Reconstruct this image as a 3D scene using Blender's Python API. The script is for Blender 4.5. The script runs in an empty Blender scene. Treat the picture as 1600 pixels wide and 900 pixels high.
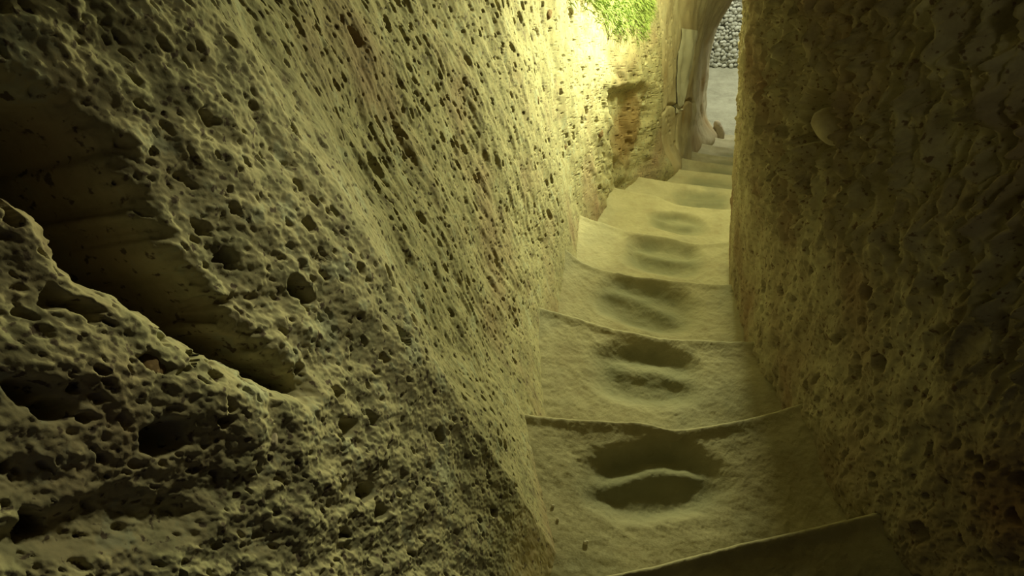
import bpy, math, random
import numpy as np

# ------------------------------------------------------------------ camera, world, lamps, exposure
scn = bpy.context.scene
cam_data = bpy.data.cameras.new('camera')
cam = bpy.data.objects.new('camera', cam_data)
scn.collection.objects.link(cam)
cam_data.sensor_width = 36.0
cam_data.lens = 36.0 * 1150.0 / 1600.0
cam_data.clip_start = 0.02
cam.location = (0.0, 0.0, 0.0)
cam.rotation_euler = (math.radians(50.0), 0.0, 0.0)      # looking down the stair, 40 degrees below level
scn.camera = cam

world = bpy.data.worlds.new('world')
scn.world = world
world.use_nodes = True
bg = world.node_tree.nodes['Background']
bg.inputs['Color'].default_value = (0.55, 0.55, 0.75, 1)
bg.inputs['Strength'].default_value = 0.03               # faint daylight falling in from the entrance above


def lamp(name, kind, loc, target, energy, color, size=0.1, angle=None, blend=0.5):
    d = bpy.data.lights.new(name, kind)
    d.energy = energy
    d.color = color
    if kind == 'AREA':
        d.size = size
    else:
        d.shadow_soft_size = size
    if kind == 'SPOT':
        d.spot_size = math.radians(angle)
        d.spot_blend = blend
    o = bpy.data.objects.new(name, d)
    scn.collection.objects.link(o)
    o.location = loc
    v = np.array(target, float) - np.array(loc, float)
    from mathutils import Vector
    o.rotation_euler = Vector(v).to_track_quat('-Z', 'Y').to_euler()
    return o


# floodlight fixed high on the right, where the passage widens behind the bulge of the right wall
lamp('stair_floodlight', 'SPOT', (1.12, 4.02, -0.95), (-0.12, 0.8, -0.95), 250.0, (1.0, 0.99, 0.47), 0.10, 72, 1.0)
lamp('wall_floodlight', 'SPOT', (1.12, 4.02, -0.95), (0.45, 3.75, -1.25), 190.0, (0.97, 1.0, 0.55), 0.10, 95, 1.0)
lamp('floodlight_spill', 'POINT', (1.12, 4.02, -0.95), (0, 0, 0), 60.0, (0.97, 1.0, 0.48), 0.10)
# added fill under the roof, no real fixture, brightens the near left wall
lamp('left_ledge_fill', 'SPOT', (0.38, 1.55, -0.02), (-0.25, 0.35, -0.85), 27.0, (1.0, 0.97, 0.55), 0.08, 60, 1.0)
# weak fill added behind the visitor to lift the right wall, no actual lamp
lamp('right_wall_fill', 'SPOT', (0.22, -0.30, 0.30), (0.75, 1.30, -0.25), 4.0, (1.0, 0.95, 0.52), 0.08, 62, 1.0)
# cool light in the yard beyond the arch
lamp('yard_light', 'AREA', (3.0, 8.1, -1.2), (2.7, 8.2, -3.85), 75.0, (0.98, 1.0, 0.74), 1.2)

scn.view_settings.view_transform = 'Standard'
scn.view_settings.look = 'None'
scn.view_settings.exposure = 0.0
scn.view_settings.gamma = 1.0
scn.view_settings.use_curve_mapping = False

random.seed(4)
# ------------------------------------------------------------------ helpers
#BEGIN_GEO
H0, RISE = 1.45, 0.20


def _hash2(ix, iy, seed):
    h = (ix.astype(np.int64) * 374761393 + iy.astype(np.int64) * 668265263 + seed * 1442695041) & 0xFFFFFFFF
    h = ((h ^ (h >> 13)) * 1274126177) & 0xFFFFFFFF
    h = ((h ^ (h >> 16)) * 2246822519) & 0xFFFFFFFF
    return (h ^ (h >> 15)) & 0xFFFFFFFF


def rnd2(ix, iy, seed):
    return _hash2(ix, iy, seed).astype(np.float64) / 4294967295.0


def vnoise(x, y, seed=0):
    """value noise, -1..1"""
    ix = np.floor(x); iy = np.floor(y)
    fx = x - ix; fy = y - iy
    fx = fx * fx * fx * (fx * (fx * 6 - 15) + 10)
    fy = fy * fy * fy * (fy * (fy * 6 - 15) + 10)
    ix = ix.astype(np.int64); iy = iy.astype(np.int64)
    a = rnd2(ix, iy, seed); b = rnd2(ix + 1, iy, seed)
    c = rnd2(ix, iy + 1, seed); d = rnd2(ix + 1, iy + 1, seed)
    return ((a * (1 - fx) + b * fx) * (1 - fy) + (c * (1 - fx) + d * fx) * fy) * 2 - 1


def fbm(x, y, octv=4, seed=0, gain=0.5):
    r = np.zeros_like(x); amp = 1.0; tot = 0.0
    ca, sa = math.cos(0.6), math.sin(0.6)
    for i in range(octv):
        r += amp * vnoise(x + 17.3 * i, y - 9.1 * i, seed + i)
        tot += amp
        amp *= gain
        x, y = (x * ca - y * sa) * 2.03, (x * sa + y * ca) * 2.03
    return r / tot


def pits(x, y, prob, rmin, rmax, seed):
    """0..1, deep inside round pits scattered over cells of size one; prob may be an array"""
    ix = np.floor(x).astype(np.int64); iy = np.floor(y).astype(np.int64)
    out = np.zeros_like(x)
    for dx in (-1, 0, 1):
        for dy in (-1, 0, 1):
            cx = ix + dx; cy = iy + dy
            px = cx + rnd2(cx, cy, seed); py = cy + rnd2(cx, cy, seed + 1)
            r = rmin + (rmax - rmin) * rnd2(cx, cy, seed + 2) ** 2
            on = rnd2(cx, cy, seed + 3) < prob
            q = 1 - ((x - px) ** 2 + (y - py) ** 2) / (r * r)
            q = np.where(on & (q > 0), q, 0)
            out = np.maximum(out, np.minimum(1, q * 1.4) * (0.5 + 0.5 * r / rmax))
    return out


def cells(x, y, seed):
    """F1 and F2 distances"""
    ix = np.floor(x).astype(np.int64); iy = np.floor(y).astype(np.int64)
    f1 = np.full_like(x, 9.0); f2 = np.full_like(x, 9.0)
    for dx in (-1, 0, 1):
        for dy in (-1, 0, 1):
            cx = ix + dx; cy = iy + dy
            d = np.hypot(x - cx - rnd2(cx, cy, seed), y - cy - rnd2(cx, cy, seed + 1))
            f2 = np.minimum(f2, np.maximum(f1, d))
            f1 = np.minimum(f1, d)
    return f1, f2


def sstep(a, b, x):
    t = np.clip((x - a) / (b - a), 0, 1)
    return t * t * (3 - 2 * t)


def gauss(d, w):
    return np.exp(-(d / w) ** 2)


YN = [-1.2, 0.35, 0.87, 1.39, 1.96, 2.55, 3.12, 3.75, 4.22, 4.72, 5.20, 5.68, 6.18, 6.70, 9.5]
ZN = [-0.85, -1.25, -1.45, -1.65, -1.85, -2.05, -2.25, -2.45, -2.65, -2.85, -3.05, -3.25, -3.45, -3.65, -3.85]
ZN[-1] = -3.85


def zfloor(y):
    y = np.asarray(y, float)
    z = np.interp(y, YN[:-1] + [7.2, 12.0], ZN[:-1] + [-3.85, -3.85])
    return z


LEFT = [(-0.5, -1.2), (-0.3, 0.0), (-0.08, 0.6), (0.05, 0.95), (0.045, 1.15), (0.04, 1.39), (0.07, 1.7), (0.12, 2.07), (0.26, 2.68),
        (0.38, 3.27), (0.52, 3.6), (0.64, 3.86), (0.95, 4.3), (1.2, 4.9), (1.5, 5.5), (1.78, 6.2), (2.0, 6.7), (2.14, 7.1)]
LEFT_END = [(2.13, 7.25), (2.0, 7.4), (1.6, 7.5), (0.6, 7.6)]
RIGHT = [(0.88, -1.2), (0.88, 0.0), (0.87, 0.6), (0.84, 0.94), (0.86, 1.43), (0.89, 1.9), (0.95, 2.46), (1.11, 3.04),
         (1.36, 3.63), (1.75, 4.15), (2.05, 4.7), (2.35, 5.2), (2.62, 5.8), (2.87, 6.4), (3.12, 7.1)]
RIGHT_END = [(3.2, 7.3), (3.4, 7.45), (4.6, 7.6)]


def xleft(y, h):
    xb = np.interp(y, [p[1] for p in LEFT], [p[0] for p in LEFT])
    return xb + lean_left(y, h)


def lean_left(y, h):
    k = np.interp(y, [-1, 1.5, 2.5, 3.2, 3.9, 4.6, 5.5], [0.36, 0.36, 0.30, 0.22, 0.16, 0.15, 0.14])
    near = -k * h + 0.9 * np.maximum(0, h - 1.5) ** 2
    far = np.interp(h, [-0.5, 0, 0.25, 0.5, 0.75, 1.0, 1.15, 1.3, 1.4, 1.5, 1.75, 2.0],
                    [0.03, 0, -0.09, -0.14, -0.165, -0.17, -0.15, -0.09, -0.05, 0.0, 0.25, 0.55])
    w = sstep(5.2, 6.6, np.asarray(y, float))
    return near * (1 - w) + far * w


def xright(y, h):
    xb = np.interp(y, [p[1] for p in RIGHT], [p[0] for p in RIGHT])
    return xb + lean_right(y, h)


def lean_right(y, h):
    k = np.interp(y, [-1, 1.0, 2.4, 3.6, 5.0], [0.10, 0.12, 0.14, 0.14, 0.05])
    return -k * h - 0.9 * np.maximum(0, h - 1.5) ** 2
#END_GEO

CREVICE = [(0.578, 1.04, 0.060), (0.614, 1.016, 0.060), (0.614, 0.959, 0.050), (0.599, 0.886, 0.042), (0.608, 0.83, 0.034),
           (0.617, 0.772, 0.024), (0.631, 0.703, 0.0150), (0.663, 0.642, 0.0102)]
HOLES = [(0.99, 1.07, 0.0063), (0.864, 1.1, 0.0046), (0.74, 1.04, 0.0062), (0.808, 1.014, 0.0108), (0.729, 0.952, 0.0073),
         (0.883, 0.902, 0.009), (0.892, 0.872, 0.0083), (1.252, 0.79, 0.0141), (1.405, 0.688, 0.0177), (0.965, 0.702, 0.0195),
         (0.772, 0.759, 0.0229), (0.662, 0.649, 0.0169), (0.691, 0.661, 0.0104), (0.688, 0.538, 0.0204), (0.485, 0.691, 0.0239),
         (0.631, 0.703, 0.0141), (0.646, 0.422, 0.021), (0.647, 0.371, 0.0177), (0.854, 0.377, 0.0163), (0.436, 0.8, 0.0196),
         (0.437, 0.774, 0.0161), (0.517, 0.857, 0.0108), (0.447, 0.753, 0.0078), (0.554, 0.682, 0.0073), (0.434, 0.707, 0.0079),
         (0.569, 0.725, 0.0101), (1.815, 0.816, 0.0158), (1.025, 0.65, 0.0116), (0.918, 0.848, 0.0086), (1.268, 0.867, 0.01),
         (0.897, 0.747, 0.01), (0.957, 0.607, 0.0101), (1.395, 0.542, 0.0139), (1.81, 1.018, 0.0115), (2.002, 1.085, 0.0106),
         (2.162, 0.935, 0.0139), (0.654, 0.725, 0.0095), (0.663, 0.794, 0.0092), (1.668, 0.76, 0.0133), (2.534, 0.842, 0.0142),
         (0.834, 0.588, 0.0103), (1.431, 0.399, 0.0133), (0.825, 0.764, 0.0083), (0.856, 0.131, 0.013)]
GROOVE = [(0.373, 0.661, 0.035), (0.414, 0.639, 0.0316), (0.44, 0.592, 0.0272), (0.337, 0.681, 0.0162)]
LEDGE = [(0.455, 0.828, 0.0674), (0.508, 0.758, 0.0776), (0.565, 0.696, 0.0805), (0.618, 0.555, 0.0943)]


def path_length(pts, y):
    ys = np.linspace(-1.2, 7.1, 1661)
    xs = np.interp(ys, [p[1] for p in pts], [p[0] for p in pts])
    s = np.concatenate([[0], np.cumsum(np.hypot(np.diff(xs), np.diff(ys)))])
    return np.interp(y, ys, s)


def disp_left(y, s, h):
    """metres out of the rock; s runs along the foot of the wall, h up from it"""
    L = lambda yy: float(path_length(LEFT, yy))
    d = 0.030 * fbm(s * 1.3 + 3, h * 1.2, 3, 5) * sstep(0.0, 0.5, h)
    d += 0.016 * fbm(s * 6, h * 4.5, 3, 11) * (0.4 + 0.6 * sstep(0.0, 0.3, h))
    near = 1 - sstep(0.62, 1.0, y + 0.25 * (0.5 - h))                      # rough rock close by, tooled face further on
    tool = sstep(0.7, 1.3, y) * (1 - sstep(4.6, 5.4, y)) * sstep(0.05, 0.28, h)
    smooth = sstep(4.5, 5.2, y)
    far = 1 - 0.55 * sstep(2.3, 3.3, y)
    # slanting pick marks
    wx = s + 0.015 * vnoise(s * 9, h * 7, 23)
    m = vnoise(wx / 0.026, h / 0.085, 21) + 0.6 * vnoise(wx / 0.013, h / 0.045, 22)
    d += tool * far * 0.0030 * m
    # pits, clustered
    clus = sstep(-0.25, 0.55, fbm(s * 2.2 + 5, h * 2.2, 3, 31))
    zone = np.clip(near * 0.35 + tool, 0, 1) * (1 - 0.55 * sstep(2.2, 3.2, y))
    sx = s + (0.005 + 0.004 * near) * fbm(s * 60, h * 60, 2, 41); hx = h + (0.007 + 0.003 * near) * fbm(s * 50, h * 50, 2, 42)
    d -= 0.050 * pits(sx / 0.055, hx / 0.085, 0.75 * clus * zone, 0.12, 0.38, 51)
    d -= 0.022 * pits(sx / 0.030, hx / 0.046, 0.42 * (0.35 + 0.65 * clus) * (zone + 0.05 * near), 0.12, 0.38, 61)
    d -= 0.0065 * pits(sx / 0.015, hx / 0.022, 0.36 * (1 - 0.7 * smooth) * (0.35 + 0.65 * sstep(0.02, 0.3, h)), 0.15, 0.42, 71)
    # grain
    d += 0.0020 * far * fbm(s * 42, h * 34, 3, 81) * (1 - 0.7 * smooth)
    d += 0.0010 * far * fbm(s * 190, h * 170, 2, 91) * (1 - 0.6 * smooth)
    d += near * (0.007 * fbm(s * 26, h * 26, 4, 93, 0.6) + 0.0022 * fbm(s * 120, h * 120, 3, 94, 0.6))
    # coarse lumps near the visitor
    f1, f2 = cells(s / 0.075 + 0.25 * vnoise(s * 22, h * 22, 95), h / 0.06 + 0.25 * vnoise(s * 22, h * 22, 96), 97)
    d += near * 0.008 * (0.55 - f1)
    # overhung crevice and the shelf of rock beneath it
    def seg_field(pl):
        best = np.full_like(s, 9.0)
        for (ya, ha, ra), (yb, hb, rb) in zip(pl[:-1], pl[1:]):
            ax, bx = L(ya), L(yb)
            vx, vh = bx - ax, hb - ha
            t = np.clip(((s - ax) * vx + (h - ha) * vh) / (vx * vx + vh * vh + 1e-9), 0, 1)
            r = ra + (rb - ra) * t
            best = np.minimum(best, np.hypot(s - ax - vx * t, h - ha - vh * t) - r)
        return best
    sel = (y < 1.1)
    if sel.any():
        wob = 0.012 * fbm(s * 30, h * 30, 3, 101)
        c = seg_field(CREVICE) + wob
        d -= 0.42 * sstep(0.006, -0.014, c) + 0.02 * sstep(0.03, 0.0, c)
        g = seg_field(GROOVE) + wob
        d -= 0.018 * sstep(0.012, -0.03, g)
        for yy, hh, r in LEDGE:
            d += 0.018 * gauss(np.hypot(s - L(yy), h - hh), r * 1.1)
    for i, (yy, hh, r) in enumerate(HOLES):
        r = max(r, 0.0065) * (0.9 if yy < 1.1 else 0.8)
        ds = (s - L(yy)) + 0.5 * r * fbm(s * 0.9 / r, h * 0.9 / r, 2, 111 + i)
        q = np.hypot(ds / r * (1.15 if yy > 0.75 else 0.95), (h - hh) / r * (0.75 if yy > 0.75 else 1.0))
        d -= min(0.06, 2.4 * r) * sstep(1.2, 0.3, q)
    # quarried-out recess before the jamb
    u = y + 0.03 * fbm(h * 14, y * 5, 3, 131)
    top = 0.68 + 0.06 * fbm(s * 9, h * 3, 3, 133)
    rec = sstep(3.86, 3.905, u) * (1 - sstep(4.25, 4.62, u)) * sstep(top + 0.05, top - 0.05, h)
    d -= 0.07 * rec
    rough = np.exp(-((y - 4.1) / 0.35) ** 2) * sstep(1.0, 0.7, h)
    d += rough * 0.034 * fbm(s * 9, h * 8, 3, 141, 0.38)
    low = np.exp(-((y - 3.75) / 0.25) ** 2) * sstep(0.55, 0.3, h)
    d += low * 0.024 * fbm(s * 14, h * 12, 3, 143, 0.4)
    # jamb: worn foot, boulder-like swelling, upright crack
    d += 0.10 * gauss(np.hypot((y - 4.85) / 1.0, (h - 0.02) / 0.5), 0.28)
    d += smooth * (0.02 * fbm(s * 5, h * 3, 3, 151) + 0.004 * vnoise(s * 9, h * 1.2, 155))
    d -= 0.05 * gauss((y - 5.12 - 0.25 * (h - 0.3)) / 0.035, 1) * sstep(0.12, 0.2, h) * sstep(0.46, 0.38, h)
    d -= 0.03 * gauss((h - 0.5 - 0.03 * np.sin(s * 9)) / 0.012, 1) * sstep(4.6, 4.9, y) * sstep(6.0, 5.7, y)
    d += 0.06 * gauss(h / 0.12, 1) * sstep(6.0, 6.6, y)
    return d


def disp_right(y, s, h):
    d = 0.028 * fbm(s * 1.6 + 8, h * 1.4, 3, 205) * sstep(0.05, 0.6, h) * (1 - 0.7 * sstep(2.0, 2.6, y))
    d += 0.014 * fbm(s * 7, h * 5, 3, 211) * (1 - 0.6 * sstep(2.2, 2.7, y))
    up = sstep(0.40, 0.80, h + 0.1 * vnoise(s * 4, h * 4, 209)) * (1 - 0.75 * sstep(1.9, 2.5, y))
    wx = s + 0.022 * fbm(s * 11, h * 8, 3, 213); wh = h + 0.03 * fbm(s * 9, h * 9, 3, 214)
    f1, f2 = cells(wx / 0.075, wh / 0.19, 217)
    web = sstep(0.22, 0.0, f2 - f1)
    d += up * (0.026 * web - 0.012 - 0.030 * sstep(0.5, 0.05, f1))
    f1, f2 = cells(wx / 0.036 + 9, wh / 0.15, 219)
    d += up * 0.016 * sstep(0.3, 0.0, f2 - f1)
    th = 1 - np.abs(vnoise(wx / 0.07 + 0.4 * vnoise(wh * 5, wx * 3, 223), wh / 0.42, 224))
    d += up * 0.026 * sstep(0.80, 1.0, th)
    th = 1 - np.abs(vnoise(wx / 0.045 + 0.5 * vnoise(wh * 7, wx * 3, 225), wh / 0.33, 226))
    d += up * 0.016 * sstep(0.82, 1.0, th)
    d -= up * 0.040 * pits(wx / 0.06, wh / 0.13, 0.5, 0.15, 0.40, 221)
    lowz = 1 - up
    d -= 0.040 * pits(wx / 0.085, wh / 0.085, 0.45 * lowz * (1 - sstep(1.7, 2.2, y)), 0.10, 0.34, 231)
    d -= 0.018 * pits(wx / 0.034, wh / 0.045, 0.5 * (1 - 0.5 * sstep(1.9, 2.4, y)), 0.12, 0.36, 241)
    d -= 0.006 * pits(wx / 0.016, wh / 0.026, 0.45, 0.15, 0.40, 251)
    d += lowz * 0.016 * fbm(wx * 17, wh * 13, 3, 261) * (1 - 0.6 * sstep(1.9, 2.4, y))
    d += 0.0042 * fbm(s * 42, h * 30, 3, 271)
    d += 0.0015 * fbm(s * 180, h * 150, 2, 281)
    # socket that holds a smooth stone, and the slanting shelf nearer by
    q = np.hypot((s - float(path_length(RIGHT, 1.66))) / 0.14, (h - 0.90) / 0.075) + 0.15 * fbm(s * 25, h * 25, 2, 291)
    d -= 0.11 * sstep(1.15, 0.7, q)
    sh = h - (0.72 + 0.45 * (1.15 - y))
    d += 0.016 * gauss(sh - 0.0, 0.05) * sstep(1.45, 1.2, y)
    d -= 0.012 * gauss(sh - 0.09, 0.045) * sstep(1.45, 1.2, y)
    # foot spreads over the treads
    d += 0.03 * gauss(h / 0.16, 1) * sstep(2.3, 1.9, y)
    return d


def base_surface(side, y, h):
    x = xleft(y, h) if side == 'left' else xright(y, h)
    return np.stack([x, y, zfloor(y) + h], -1)


def surface(side, y, h, proud=0.0):
    """points of the displaced wall; y and h are arrays of one shape"""
    y = np.asarray(y, float); h = np.asarray(h, float)
    e = 0.004
    p = base_surface(side, y, h)
    ty = (base_surface(side, y + 0.05, h) - base_surface(side, y - 0.05, h))
    # the foot of the wall steps with the stair only on the large scale
    th = base_surface(side, y, h + e) - base_surface(side, y, h - e)
    n = np.cross(ty, th)
    n /= np.linalg.norm(n, axis=-1, keepdims=True) + 1e-12
    if side == 'left':
        n = np.where(n[..., :1] < 0, -n, n)
        d = disp_left(y, path_length(LEFT, y), h)
    else:
        n = np.where(n[..., :1] > 0, -n, n)
        d = disp_right(y, path_length(RIGHT, y), h)
    return p + n * (d + proud)[..., None], n


def mesh_np(name, verts, quads, mat, parent=None, smooth=True):
    me = bpy.data.meshes.new(name)
    verts = np.ascontiguousarray(verts, dtype=np.float32); quads = np.ascontiguousarray(quads, dtype=np.int32)
    k = quads.shape[1]
    me.vertices.add(len(verts)); me.vertices.foreach_set('co', verts.ravel())
    me.loops.add(quads.size); me.loops.foreach_set('vertex_index', quads.ravel())
    me.polygons.add(len(quads))
    me.polygons.foreach_set('loop_start', np.arange(0, quads.size, k, dtype=np.int32))
    me.polygons.foreach_set('loop_total', np.full(len(quads), k, dtype=np.int32))
    me.polygons.foreach_set('use_smooth', np.full(len(quads), smooth, dtype=bool))
    me.update(calc_edges=True)
    me.materials.append(mat)
    o = bpy.data.objects.new(name, me)
    scn.collection.objects.link(o)
    if parent is not None:
        o.parent = parent
    return o


def grid_quads(nr, nc, flip=False):
    i = np.arange(nr * nc).reshape(nr, nc)
    q = np.stack([i[:-1, :-1], i[:-1, 1:], i[1:, 1:], i[1:, :-1]], -1).reshape(-1, 4)
    return q[:, ::-1] if flip else q


def tag(o, label=None, cat=None, group=None, kind=None):
    if label: o['label'] = label
    if cat: o['category'] = cat
    if group: o['group'] = group
    if kind: o['kind'] = kind
    return o


# ------------------------------------------------------------------ materials
def rock_material(name, stops, scale=7.0, fine=140.0, bump=0.28, bump_dist=0.003, rough=0.95, patch=None, patch_scale=3.0,
                  patch_range=(0.55, 0.75), speck=None, wear=None, stain=None):
    m = bpy.data.materials.new(name); m.use_nodes = True
    nt = m.node_tree; nd = nt.nodes; lk = nt.links
    b = nd['Principled BSDF']; b.inputs['Roughness'].default_value = rough
    b.inputs['Specular IOR Level'].default_value = 0.15
    tc = nd.new('ShaderNodeTexCoord')
    n1 = nd.new('ShaderNodeTexNoise'); n1.inputs['Scale'].default_value = scale; n1.inputs['Detail'].default_value = 8
    n1.inputs['Roughness'].default_value = 0.7
    lk.new(tc.outputs['Object'], n1.inputs['Vector'])
    r = nd.new('ShaderNodeValToRGB'); el = r.color_ramp.elements
    while len(el) < len(stops): el.new(0.5)
    for e, (p, c) in zip(el, stops):
        e.position = p; e.color = (*c, 1)
    lk.new(n1.outputs['Fac'], r.inputs['Fac'])
    col = r.outputs['Color']
    if patch:
        n2 = nd.new('ShaderNodeTexNoise'); n2.inputs['Scale'].default_value = patch_scale; n2.inputs['Detail'].default_value = 5
        lk.new(tc.outputs['Object'], n2.inputs['Vector'])
        mr = nd.new('ShaderNodeMapRange'); mr.inputs[1].default_value, mr.inputs[2].default_value = patch_range
        lk.new(n2.outputs['Fac'], mr.inputs[0])
        mx = nd.new('ShaderNodeMix'); mx.data_type = 'RGBA'
        lk.new(mr.outputs[0], mx.inputs[0]); lk.new(col, mx.inputs[6]); mx.inputs[7].default_value = (*patch, 1)
        col = mx.outputs[2]
    if speck:
        n4 = nd.new('ShaderNodeTexNoise'); n4.inputs['Scale'].default_value = 75; n4.inputs['Detail'].default_value = 3
        lk.new(tc.outputs['Object'], n4.inputs['Vector'])
        mr = nd.new('ShaderNodeMapRange'); mr.inputs[1].default_value = 0.60; mr.inputs[2].default_value = 0.67
        lk.new(n4.outputs['Fac'], mr.inputs[0])
        mx = nd.new('ShaderNodeMix'); mx.data_type = 'RGBA'
        lk.new(mr.outputs[0], mx.inputs[0]); lk.new(col, mx.inputs[6]); mx.inputs[7].default_value = (*speck, 1)
        col = mx.outputs[2]
    def blend(fac, c2):
        nonlocal col
        mx = nd.new('ShaderNodeMix'); mx.data_type = 'RGBA'
        lk.new(fac, mx.inputs[0]); lk.new(col, mx.inputs[6]); mx.inputs[7].default_value = (*c2, 1)
        col = mx.outputs[2]
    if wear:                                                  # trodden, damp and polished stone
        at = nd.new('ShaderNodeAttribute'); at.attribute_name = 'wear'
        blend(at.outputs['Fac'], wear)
    for c2, centre, rad in (stain or []):                     # local mineral stains
        sub = nd.new('ShaderNodeVectorMath'); sub.operation = 'DISTANCE'; sub.inputs[1].default_value = centre
        n5 = nd.new('ShaderNodeTexNoise'); n5.inputs['Scale'].default_value = 9; n5.inputs['Detail'].default_value = 5
        lk.new(tc.outputs['Object'], n5.inputs['Vector']); lk.new(tc.outputs['Object'], sub.inputs[0])
        ma = nd.new('ShaderNodeMath'); ma.operation = 'MULTIPLY_ADD'; ma.inputs[1].default_value = rad * 1.2
        lk.new(n5.outputs['Fac'], ma.inputs[0]); lk.new(sub.outputs['Value'], ma.inputs[2])
        mr = nd.new('ShaderNodeMapRange'); mr.inputs[1].default_value = rad * 1.75; mr.inputs[2].default_value = rad * 1.25
        mr.inputs[3].default_value = 0; mr.inputs[4].default_value = 0.8
        lk.new(ma.outputs[0], mr.inputs[0])
        blend(mr.outputs[0], c2)
    lk.new(col, b.inputs['Base Color'])
    n3 = nd.new('ShaderNodeTexNoise'); n3.inputs['Scale'].default_value = fine; n3.inputs['Detail'].default_value = 4
    lk.new(tc.outputs['Object'], n3.inputs['Vector'])
    bp = nd.new('ShaderNodeBump'); bp.inputs['Strength'].default_value = bump; bp.inputs['Distance'].default_value = bump_dist
    lk.new(n3.outputs['Fac'], bp.inputs['Height']); lk.new(bp.outputs['Normal'], b.inputs['Normal'])
    return m


M_LEFT = rock_material('tuff_left', [(0.30, (0.19, 0.15, 0.105)), (0.43, (0.36, 0.34, 0.21)), (0.54, (0.46, 0.41, 0.25)), (0.62, (0.42, 0.42, 0.29)), (0.74, (0.58, 0.56, 0.40))],
                       scale=13.0, patch=(0.33, 0.22, 0.15), patch_scale=2.4, patch_range=(0.52, 0.78), speck=(0.13, 0.10, 0.075),
                       stain=[((0.24, 0.15, 0.06), (0.82, 4.15, -2.2), 0.26)])
M_RIGHT = rock_material('tuff_right', [(0.28, (0.15, 0.115, 0.080)), (0.45, (0.31, 0.265, 0.17)), (0.60, (0.40, 0.36, 0.235)), (0.78, (0.50, 0.47, 0.33))],
                        patch=(0.20, 0.12, 0.075), patch_scale=3.5, patch_range=(0.5, 0.75), speck=(0.16, 0.11, 0.07))
M_JAMB = rock_material('tuff_jamb', [(0.3, (0.36, 0.29, 0.18)), (0.5, (0.52, 0.46, 0.31)), (0.7, (0.60, 0.56, 0.40))], scale=4,
                       patch=(0.36, 0.26, 0.13), patch_scale=2.0, patch_range=(0.5, 0.7))
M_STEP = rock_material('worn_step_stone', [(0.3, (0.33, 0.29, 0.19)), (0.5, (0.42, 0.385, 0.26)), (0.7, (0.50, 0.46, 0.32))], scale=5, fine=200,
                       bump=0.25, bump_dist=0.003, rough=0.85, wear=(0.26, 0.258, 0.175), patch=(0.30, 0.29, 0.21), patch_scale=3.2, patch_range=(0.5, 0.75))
M_CEIL = rock_material('tuff_roof', [(0.3, (0.22, 0.17, 0.1)), (0.7, (0.42, 0.36, 0.23))])
M_YARD = rock_material('trodden_earth', [(0.3, (0.28, 0.27, 0.21)), (0.5, (0.38, 0.37, 0.29)), (0.7, (0.46, 0.45, 0.36))], scale=6, fine=60, bump=0.5, bump_dist=0.012)
M_RUBBLE = rock_material('rubble_stone', [(0.3, (0.28, 0.28, 0.24)), (0.5, (0.5, 0.5, 0.44)), (0.7, (0.66, 0.66, 0.60))], scale=9)
M_BROWN = rock_material('brown_stone', [(0.3, (0.16, 0.10, 0.05)), (0.7, (0.30, 0.21, 0.11))], scale=20)
M_PALE = rock_material('pale_stone', [(0.3, (0.50, 0.46, 0.36)), (0.7, (0.66, 0.62, 0.50))], scale=20)
M_GREY = rock_material('grey_brown_stone', [(0.3, (0.40, 0.33, 0.24)), (0.7, (0.54, 0.47, 0.36))], scale=14, bump=0.15)
M_CLAST = rock_material('tan_stone', [(0.3, (0.32, 0.27, 0.18)), (0.7, (0.48, 0.43, 0.30))], scale=18, bump=0.3)
M_PLASTER = rock_material('pale_grey_plaster', [(0.3, (0.58, 0.56, 0.45)), (0.7, (0.68, 0.67, 0.56))], scale=6, bump=0.1)

M_MOSS = bpy.data.materials.new('moss'); M_MOSS.use_nodes = True
_nt = M_MOSS.node_tree; _b = _nt.nodes['Principled BSDF']; _b.inputs['Roughness'].default_value = 0.7
_n = _nt.nodes.new('ShaderNodeTexNoise'); _n.inputs['Scale'].default_value = 30
_r = _nt.nodes.new('ShaderNodeValToRGB')
_r.color_ramp.elements[0].position = 0.35; _r.color_ramp.elements[0].color = (0.14, 0.22, 0.035, 1)
_r.color_ramp.elements[1].position = 0.65; _r.color_ramp.elements[1].color = (0.30, 0.38, 0.10, 1)
_nt.links.new(_n.outputs['Fac'], _r.inputs['Fac']); _nt.links.new(_r.outputs['Color'], _b.inputs['Base Color'])

# ------------------------------------------------------------------ walls
def columns(y0, y1, f, lo=0.0011):
    ys = [y0]
    while ys[-1] < y1:
        y = ys[-1]
        ys.append(y + max(lo, f * math.hypot(max(y, 0) + 0.02, 0.5) ** 1.3) * (3.0 if y < 0.25 else 1.0))
    ys[-1] = y1
    return np.array(ys)


def wall(name, side, ys, hs, mat, tail=None):
    Y, Hh = np.meshgrid(ys, hs)
    P, n = surface(side, Y, Hh)
    if tail:                                                 # wall end turning away from the passage
        xe, ye = P[:, -1, 0], P[:, -1, 1]
        t = np.array(tail); b0 = np.array((LEFT if side == 'left' else RIGHT)[-1])
        T = np.zeros((len(hs), len(tail), 3))
        for j in range(len(tail)):
            T[:, j, 0] = xe + (t[j, 0] - b0[0]); T[:, j, 1] = ye + (t[j, 1] - b0[1]); T[:, j, 2] = P[:, -1, 2]
        P = np.concatenate([P, T], 1)
    o = mesh_np(name, P.reshape(-1, 3), grid_quads(P.shape[0], P.shape[1], side == 'right'), mat)
    tag(o, kind='structure')
    return o


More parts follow.
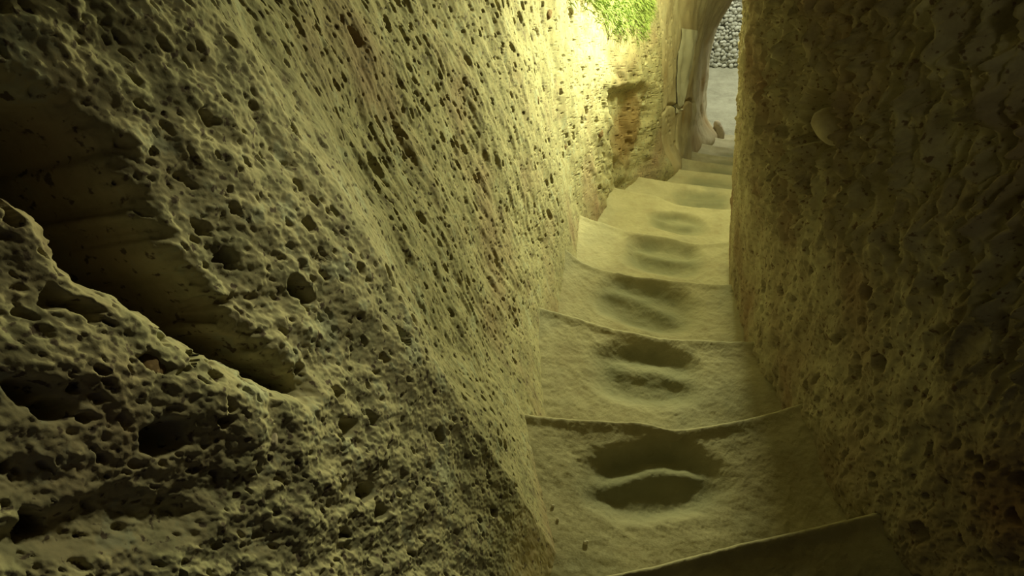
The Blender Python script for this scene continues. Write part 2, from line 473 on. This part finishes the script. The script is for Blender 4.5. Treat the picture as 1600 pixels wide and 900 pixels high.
hs_fine = np.concatenate([np.linspace(-0.35, 0.0, 60)[:-1], np.linspace(0.0, 1.32, 680), np.linspace(1.32, 2.0, 60)[1:]])
wall_left = wall('wall_left', 'left', columns(-1.1, 4.70, 0.0023), hs_fine, M_LEFT)
hs_far = np.concatenate([np.linspace(-0.35, 1.5, 230), np.linspace(1.5, 2.0, 20)[1:]])
wall_far = wall('wall_far', 'left', np.linspace(4.70, 7.1, 170), hs_far, M_JAMB, LEFT_END)
hs_right = np.concatenate([np.linspace(-0.35, 0.0, 50)[:-1], np.linspace(0.0, 1.32, 470), np.linspace(1.32, 2.0, 40)[1:]])
wall_right = wall('wall_right', 'right', columns(-1.1, 4.0, 0.0030, 0.002), hs_right, M_RIGHT)
wall('wall_right', 'right', np.linspace(4.0, 7.1, 60), np.linspace(-0.35, 2.0, 60), M_RIGHT, RIGHT_END)

# roof of the passage, hollowed over it
ys = np.linspace(-1.1, 7.1, 120)
vs = np.linspace(0, 1, 24)
Yc, Vc = np.meshgrid(ys, vs)
xl = xleft(ys, np.full_like(ys, 1.97)); xr = xright(ys, np.full_like(ys, 1.97))
X = xl + (xr - xl) * Vc * 1.16 - 0.08 * (xr - xl)
Z = zfloor(Yc) + 1.95 + 0.14 * np.sin(np.pi * Vc) + 0.03 * fbm(X * 4, Yc * 4, 3, 301)
tag(mesh_np('ceiling', np.stack([X, Yc, Z], -1).reshape(-1, 3), grid_quads(24, 120), M_CEIL), kind='structure')

# ------------------------------------------------------------------ the stair
NOSE = [
    [(0.24, 0.80), (0.51, 0.87), (0.81, 0.94)],
    [(0.04, 1.39), (0.25, 1.375), (0.395, 1.37), (0.435, 1.345), (0.53, 1.355), (0.66, 1.38), (0.84, 1.43)],
    [(0.13, 2.07), (0.20, 2.05), (0.35, 1.99), (0.53, 1.93), (0.78, 1.91), (0.87, 1.90)],
    [(0.27, 2.68), (0.31, 2.63), (0.39, 2.58), (0.57, 2.53), (0.93, 2.46)],
    [(0.38, 3.27), (0.62, 3.14), (0.81, 3.11), (0.94, 3.04), (1.12, 3.04)],
    [(0.65, 3.86), (0.86, 3.80), (1.00, 3.69), (1.34, 3.63)],
    [(0.85, 4.32), (1.08, 4.27), (1.53, 4.17)],
    [(1.05, 4.82), (1.29, 4.77), (1.70, 4.68)],
    [(1.30, 5.29), (1.48, 5.25), (1.95, 5.13)],
    [(1.50, 5.75), (1.66, 5.71), (2.15, 5.61)],
    [(1.75, 6.24), (1.88, 6.21), (2.40, 6.09)],
    [(1.95, 6.75), (2.09, 6.72), (2.65, 6.60)],
    [(2.10, 7.20), (2.30, 7.18), (2.90, 7.05)],
]
# hollows worn by feet: centre, half width, half depth, depth, tilt
WORN = {1: (0.385, 1.175, 0.20, 0.125, 0.050), 2: (0.465, 1.755, 0.19, 0.150, 0.048), 3: (0.575, 2.345, 0.23, 0.155, 0.062),
        4: (0.76, 2.94, 0.20, 0.155, 0.066), 5: (0.96, 3.52, 0.17, 0.105, 0.055), 6: (1.25, 4.06, 0.19, 0.11, 0.055),
        7: (1.45, 4.56, 0.19, 0.11, 0.03), 8: (1.68, 5.02, 0.2, 0.11, 0.03), 9: (1.88, 5.48, 0.2, 0.11, 0.03),
        10: (2.1, 5.97, 0.2, 0.11, 0.03), 11: (2.35, 6.45, 0.2, 0.11, 0.03), 12: (2.55, 6.9, 0.2, 0.1, 0.03)}


def nose_line(i, n):
    """n points along a nosing, run on under the walls at both ends"""
    if i < 0:
        pl = [(-0.10, 0.22), (0.45, 0.30), (0.85, 0.36)]
    else:
        pl = NOSE[i]
    a = np.array(pl, float)
    d0 = a[0] - a[1]; d0 /= np.linalg.norm(d0); d1 = a[-1] - a[-2]; d1 /= np.linalg.norm(d1)
    a = np.vstack([a[0] + d0 * 0.28, a, a[-1] + d1 * (0.28 if i < 6 else 0.75)])
    s = np.concatenate([[0], np.cumsum(np.linalg.norm(np.diff(a, axis=0), axis=1))])
    t = np.linspace(0, s[-1], n)
    out = np.stack([np.interp(t, s, a[:, 0]), np.interp(t, s, a[:, 1])], -1)
    k = max(1, n // 45)
    for _ in range(2):                                        # soften the corners of the worn edge
        pad = np.vstack([np.repeat(out[:1], k, 0), out, np.repeat(out[-1:], k, 0)])
        out = np.mean([pad[j:j + n] for j in range(2 * k + 1)], axis=0)
        out[0] = a[0]; out[-1] = a[-1]
    return out


stair = bpy.data.objects.new('rock_cut_staircase', None)
scn.collection.objects.link(stair)
stair.location = (0.5, 2.5, -2.05)
tag(stair, 'narrow worn staircase cut in pale tuff, running down between the two rock walls', 'staircase')
bpy.context.view_layer.update()


def make_step(i):
    fine = i <= 6
    nu, nv, nr = (190, 150, 22) if fine else (90, 60, 12)
    z = -H0 - RISE * i
    far = nose_line(i, nu); back = nose_line(i - 1, nu)
    rise = RISE + 0.03
    rows = []; mask = []; wearm = []
    vv = np.linspace(-0.06, 1, nv)
    lip = 0.022
    for v in vv:
        p = back * (1 - v) + far * v
        x, y = p[:, 0], p[:, 1]
        zz = np.full(nu, z) + 0.006 * fbm(x * 6, y * 6, 3, 401 + i) + 0.0022 * fbm(x * 40, y * 40, 3, 402) + 0.0009 * fbm(x * 150, y * 150, 2, 403)
        zz -= 0.002 * pits(x / 0.05, y / 0.05, 0.05, 0.1, 0.3, 404)
        mk = np.zeros(nu); wr = np.zeros(nu)
        if i in WORN:
            cx, cy, a, b, dep = WORN[i]
            dirv = far[-1] - far[0]; dirv /= np.linalg.norm(dirv)
            qx = (x - cx) * dirv[0] + (y - cy) * dirv[1]; qy = -(x - cx) * dirv[1] + (y - cy) * dirv[0]
            qx = qx + 0.018 * fbm(x * 7, y * 7, 2, 411 + i); qy = qy + 0.016 * fbm(x * 7, y * 7, 2, 421 + i)
            r = (np.abs(qx / a) ** 2.8 + np.abs(qy / b) ** 2.8) ** (1 / 2.8)
            bowl = sstep(1.12, 0.55, r)
            mk = (r < 1.0).astype(float)
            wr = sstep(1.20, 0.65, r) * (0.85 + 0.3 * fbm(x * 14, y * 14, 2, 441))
            rid = gauss(qy - 0.01 - 0.10 * b * np.sin(qx / a * 3 + i), 0.26 * b) * sstep(1.05, 0.5, np.abs(qx / a - 0.12 * (-1) ** i))
            zz -= 0.68 * dep * bowl * (1 - 0.55 * rid)
            zz -= 0.007 * sstep(1.9, 0.9, r)
        # treads run up a little towards the walls
        uu = np.linspace(0, 1, nu)
        zz += 0.02 * sstep(0.30, 0.10, uu) + 0.025 * sstep(0.70, 0.92, uu)
        # raised rounded nosing
        dist = (1 - v) * np.linalg.norm(far - back, axis=1)
        zz += (0.006 if i else 0.012) * gauss(dist - 0.012, 0.022)
        zz -= np.where(dist < 0.012, 0.010 * (1 - dist / 0.012) ** 2, 0)
        rows.append(np.stack([x, y, zz], -1)); mask.append(mk); wearm.append(wr)
    tail = rows[-1]
    d = far - back; d /= np.linalg.norm(d, axis=1, keepdims=True)
    for k in range(1, nr + 1):                                # riser
        t = k / nr
        off = 0.006 * math.sin(min(1, t * 6) * math.pi / 2) - 0.03 * t
        x = far[:, 0] + d[:, 0] * off; y = far[:, 1] + d[:, 1] * off
        rr = 0.006 * fbm(x * 12, np.full(nu, t * 2.0), 3, 431 + i)
        rows.append(np.stack([x + d[:, 0] * rr, y + d[:, 1] * rr, tail[:, 2] - 0.004 - rise * t], -1))
    G = np.array(rows)
    nr_, nc_ = G.shape[:2]
    V = G.reshape(-1, 3)
    Q = grid_quads(nr_, nc_)
    du = np.gradient(G, axis=1); dv = np.gradient(G, axis=0)
    Nrm = np.cross(du, dv).reshape(-1, 3); Nrm /= np.linalg.norm(Nrm, axis=1, keepdims=True) + 1e-12
    M = np.zeros((nr_, nc_)); M[:nv] = np.array(mask)
    kind = np.zeros((nr_ - 1, nc_ - 1), int)
    avg = 0.25 * (M[:-1, :-1] + M[1:, :-1] + M[:-1, 1:] + M[1:, 1:])
    kind[avg > 0.5] = 1
    k0 = int(np.argmax(vv > 1 - 0.032 / np.mean(np.linalg.norm(far - back, axis=1))))
    kind[k0:nv + 2] = 2
    kind = kind.ravel()
    # underside: skirt and bottom close the block
    idx = np.arange(nr_ * nc_).reshape(nr_, nc_)
    loop = np.concatenate([idx[0, :], idx[1:, -1], idx[-1, -2::-1], idx[-2:0:-1, 0]])
    low = V[loop].copy(); low[:, 2] = z - rise - 0.03
    n0 = len(V)
    V = np.vstack([V, low]); Nrm = np.vstack([Nrm, Nrm[loop]])
    m = len(loop); j = np.arange(m)
    S = np.stack([loop, n0 + j, n0 + (j + 1) % m, loop[(j + 1) % m]], -1)
    off = np.array(stair.location)[None, :]

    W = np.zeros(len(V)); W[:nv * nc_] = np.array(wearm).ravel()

    def piece(name, quads, mat, parent):
        used, inv = np.unique(quads.ravel(), return_inverse=True)
        o = mesh_np(name, V[used] - off, inv.reshape(-1, 4), mat, parent)
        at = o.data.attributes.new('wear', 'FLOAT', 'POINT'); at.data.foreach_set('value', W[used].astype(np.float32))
        o.data.normals_split_custom_set_from_vertices(Nrm[used])
        return o

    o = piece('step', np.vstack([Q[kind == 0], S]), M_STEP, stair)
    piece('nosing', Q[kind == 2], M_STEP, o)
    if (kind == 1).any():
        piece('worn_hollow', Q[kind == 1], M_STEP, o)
    return o


STEP_LABELS = {0: 'dark foreground step cut off by the frame', 1: 'widest lit step with a deep double hollow and a dark right end',
               2: 'step with two dark foot hollows', 5: 'brightly lit step under the floodlight'}
for i in range(0, 13):
    o = make_step(i)
    if i in STEP_LABELS:
        o['label'] = STEP_LABELS[i]

# ------------------------------------------------------------------ yard beyond the arch
gx = np.linspace(1.0, 5.0, 90); gy = np.linspace(6.9, 9.6, 90)
GX, GY = np.meshgrid(gx, gy)
GZ = -3.86 + 0.02 * fbm(GX * 3, GY * 3, 3, 501) + 0.012 * vnoise(GX * 2, GY * 9, 503) - 0.02 * sstep(7.5, 7.1, GY)
tag(mesh_np('floor', np.stack([GX, GY, GZ - 0.02], -1).reshape(-1, 3), grid_quads(90, 90), M_YARD), kind='structure')
bx = np.linspace(0.6, 5.2, 60); bz = np.linspace(-4.0, -1.4, 40)
BX, BZ = np.meshgrid(bx, bz)
BY = 9.05 + 0.06 * fbm(BX * 2, BZ * 2, 3, 511) + 0.10 * (BZ + 3.85)
wall_back = mesh_np('wall_back', np.stack([BX, BY, BZ], -1).reshape(-1, 3), grid_quads(60 and 40, 60), M_RUBBLE)
tag(wall_back, kind='structure')

# rubble facing of the back wall: hundreds of fist-sized stones, each only a few pixels wide
def ico(n=2):
    import bmesh
    bm = bmesh.new(); bmesh.ops.create_icosphere(bm, subdivisions=n, radius=1.0)
    v = np.array([x.co[:] for x in bm.verts]); bm.verts.index_update()
    f = np.array([[w.index for w in q.verts] for q in bm.faces]); bm.free()
    return v, f


ICO_V, ICO_F = ico()
ICO3_V, ICO3_F = ico(4)


def lump(rx, ry, rz, seed, rough=0.22, src=None):
    v = (ICO_V if src is None else src).copy()
    n = np.sin(v[:, 0] * 3.1 + seed * 1.7) * np.sin(v[:, 1] * 2.7 + seed * 2.3) + np.sin(v[:, 2] * 3.7 + seed * 0.9) * 0.7
    n2 = np.sin(v[:, 0] * 7 + seed) * np.sin(v[:, 1] * 8 - seed) * np.sin(v[:, 2] * 7.5 + 2 * seed)
    v = np.sign(v) * np.abs(v) ** 0.8
    return v * (1 + rough * 0.5 * n + rough * 0.4 * n2)[:, None] * np.array([rx, ry, rz])


rng = np.random.default_rng(7)
VV, FF, base = [], [], 0
z = -3.84
row = 0
while z < -2.3:
    x = 1.5 + 0.03 * (row % 2)
    while x < 4.6:
        r = rng.uniform(0.020, 0.034)
        v = lump(r * rng.uniform(0.9, 1.3), r * 0.8, r * rng.uniform(0.7, 0.95), rng.uniform(0, 50))
        a = rng.uniform(-0.9, 0.9)
        R = np.array([[math.cos(a), 0, -math.sin(a)], [0, 1, 0], [math.sin(a), 0, math.cos(a)]])
        zz = z + rng.uniform(-0.012, 0.012)
        v = v @ R.T + np.array([x, 9.02 + 0.10 * (zz + 3.85) - 0.02 + rng.uniform(-0.02, 0.02), zz])
        VV.append(v); FF.append(ICO_F + base); base += len(v)
        x += r * 1.8
    z += 0.042
    row += 1
rub = mesh_np('rubble_stones', np.vstack(VV), np.vstack(FF), M_RUBBLE, wall_back)
tag(rub, kind='stuff')


# ------------------------------------------------------------------ pieces set in the walls
def on_wall(side, y, h, proud=0.0):
    p, n = surface(side, np.array([[y]]), np.array([[h]]), proud)
    return p[0, 0], n[0, 0]


def stone_obj(name, pos, radii, mat, seed, parent=None, rot=0.0, rough=0.22):
    v = lump(*radii, seed, rough, ICO3_V)
    c, s_ = math.cos(rot), math.sin(rot)
    v = v @ np.array([[1, 0, 0], [0, c, -s_], [0, s_, c]]).T
    return mesh_np(name, v + np.array(pos), ICO3_F, mat, parent)


for k, (y, h, r, mat, lab) in enumerate([
        (3.352, 1.131, 0.034, M_BROWN, 'brown embedded stone'), (2.886, 0.779, 0.022, M_BROWN, None),
        (3.737, 0.449, 0.024, M_BROWN, None), (3.27, 0.476, 0.016, M_BROWN, None),
        (0.53, 0.757, 0.026, M_BROWN, 'large brown embedded stone'), (0.575, 0.606, 0.012, M_GREY, None)]):
    p, n = on_wall('left', y, h, -0.5 * r)
    o = stone_obj('embedded_stone', p, (r * 0.7, r, r * 0.9), mat, k + 1.3, wall_left)
    if lab: o['label'] = lab
p, n = on_wall('right', 1.62, 0.90, 0.0)
o = stone_obj('embedded_stone', p + np.array([-0.066, -0.05, -0.002]), (0.080, 0.070, 0.032), M_CLAST, 9.1, wall_right, 0.1, 0.08)
o['label'] = 'smooth stone in a socket'

# pale plaster strip on the jamb, following the rock
u = np.linspace(0, 1, 16)[None, :]; v = np.linspace(0, 1, 60)[:, None]
wob = 0.03 * np.sin(v * 9) * (1 - 2 * u)
ya = 5.00 + (5.20 - 5.00) * v; yb = 5.33 + (5.73 - 5.33) * v
Yp = ya * (1 - u) + yb * u + wob; Hp = 0.46 + (1.10 - 0.46) * v + 0.0 * u
P, n = surface('left', Yp, Hp, 0.012)
mesh_np('plaster_strip', P.reshape(-1, 3), grid_quads(60, 16), M_PLASTER, wall_far)

# ------------------------------------------------------------------ loose things
def on_step(i, x, y):
    o = [c for c in stair.children if c.name.split('.')[0] == 'step'][i]
    from mathutils import Vector
    hit, loc, nn, fi = o.ray_cast(Vector((x, y, 1.0)) - Vector(stair.location), Vector((0, 0, -1)))
    return loc.z + stair.location.z if hit else -H0 - RISE * i


bpy.context.view_layer.update()
for k, (x, y, r, lab) in enumerate([(0.105, 1.085, 0.0045, 'pale pebble in the left corner of the lowest fully visible tread, farther of three'),
                                    (0.115, 1.045, 0.0040, 'tiny pale pebble at the foot of the left wall, middle of three'),
                                    (0.182, 0.985, 0.0060, 'largest pale pebble near the left end of the dark foreground nosing')]):
    z = on_step(1, x, y)
    o = stone_obj('pebble', (0, 0, 0), (r, r * 0.85, r * 0.7), M_PALE, 20 + k)
    o.location = (x, y, z + r * 0.55)
    tag(o, lab, 'pebble', 'pebbles on the tread')

o = stone_obj('rock_fragment', (0, 0, 0), (0.05, 0.06, 0.12), M_GREY, 31.0)
o.location = (2.17, 6.98, -3.70); o.rotation_euler = (0, -0.35, 0.2)
tag(o, 'grey rock fragment leaning at the foot of the arch jamb', 'rock')

# moss below the floodlight: a patch of fine green blades hanging off the rock
rng = np.random.default_rng(3)
N = 9000
yy = rng.uniform(3.55, 4.55, N); hh = rng.uniform(0.98, 1.42, N)
edge = 1.07 + 0.07 * fbm(yy * 6, yy * 0, 2, 601) + 0.10 * sstep(4.25, 4.5, yy) + 0.16 * sstep(3.95, 3.55, yy)
keep = (hh > edge + rng.normal(0, 0.045, N))
yy, hh = yy[keep], hh[keep]
P, n = surface('left', yy[None, :], hh[None, :], -0.004)
P, n = P[0], n[0]
m = len(P)
L_ = rng.uniform(0.02, 0.05, m)[:, None]
dirn = n * 0.8 + np.stack([rng.normal(0, 0.35, m), rng.normal(0, 0.4, m), rng.normal(-0.3, 0.45, m)], -1)
dirn /= np.linalg.norm(dirn, axis=1, keepdims=True)
side = np.cross(dirn, rng.normal(0, 1, (m, 3))); side /= np.linalg.norm(side, axis=1, keepdims=True)
w = 0.0022
droop = np.array([0, 0, -0.35])
A = P - side * w; B = P + side * w
C1 = P + dirn * L_ * 0.55 + side * w; C0 = P + dirn * L_ * 0.55 - side * w
tip = P + dirn * L_ + droop * L_
V = np.concatenate([A, B, C1, C0, tip])
j = np.arange(m)
T = np.vstack([np.stack([j, j + m, j + 2 * m], -1), np.stack([j, j + 2 * m, j + 3 * m], -1), np.stack([j + 3 * m, j + 2 * m, j + 4 * m], -1)])
o = mesh_np('moss_patch', V, T, M_MOSS)
tag(o, 'bright green moss patch growing high on the floodlit left wall', 'moss', kind='stuff')
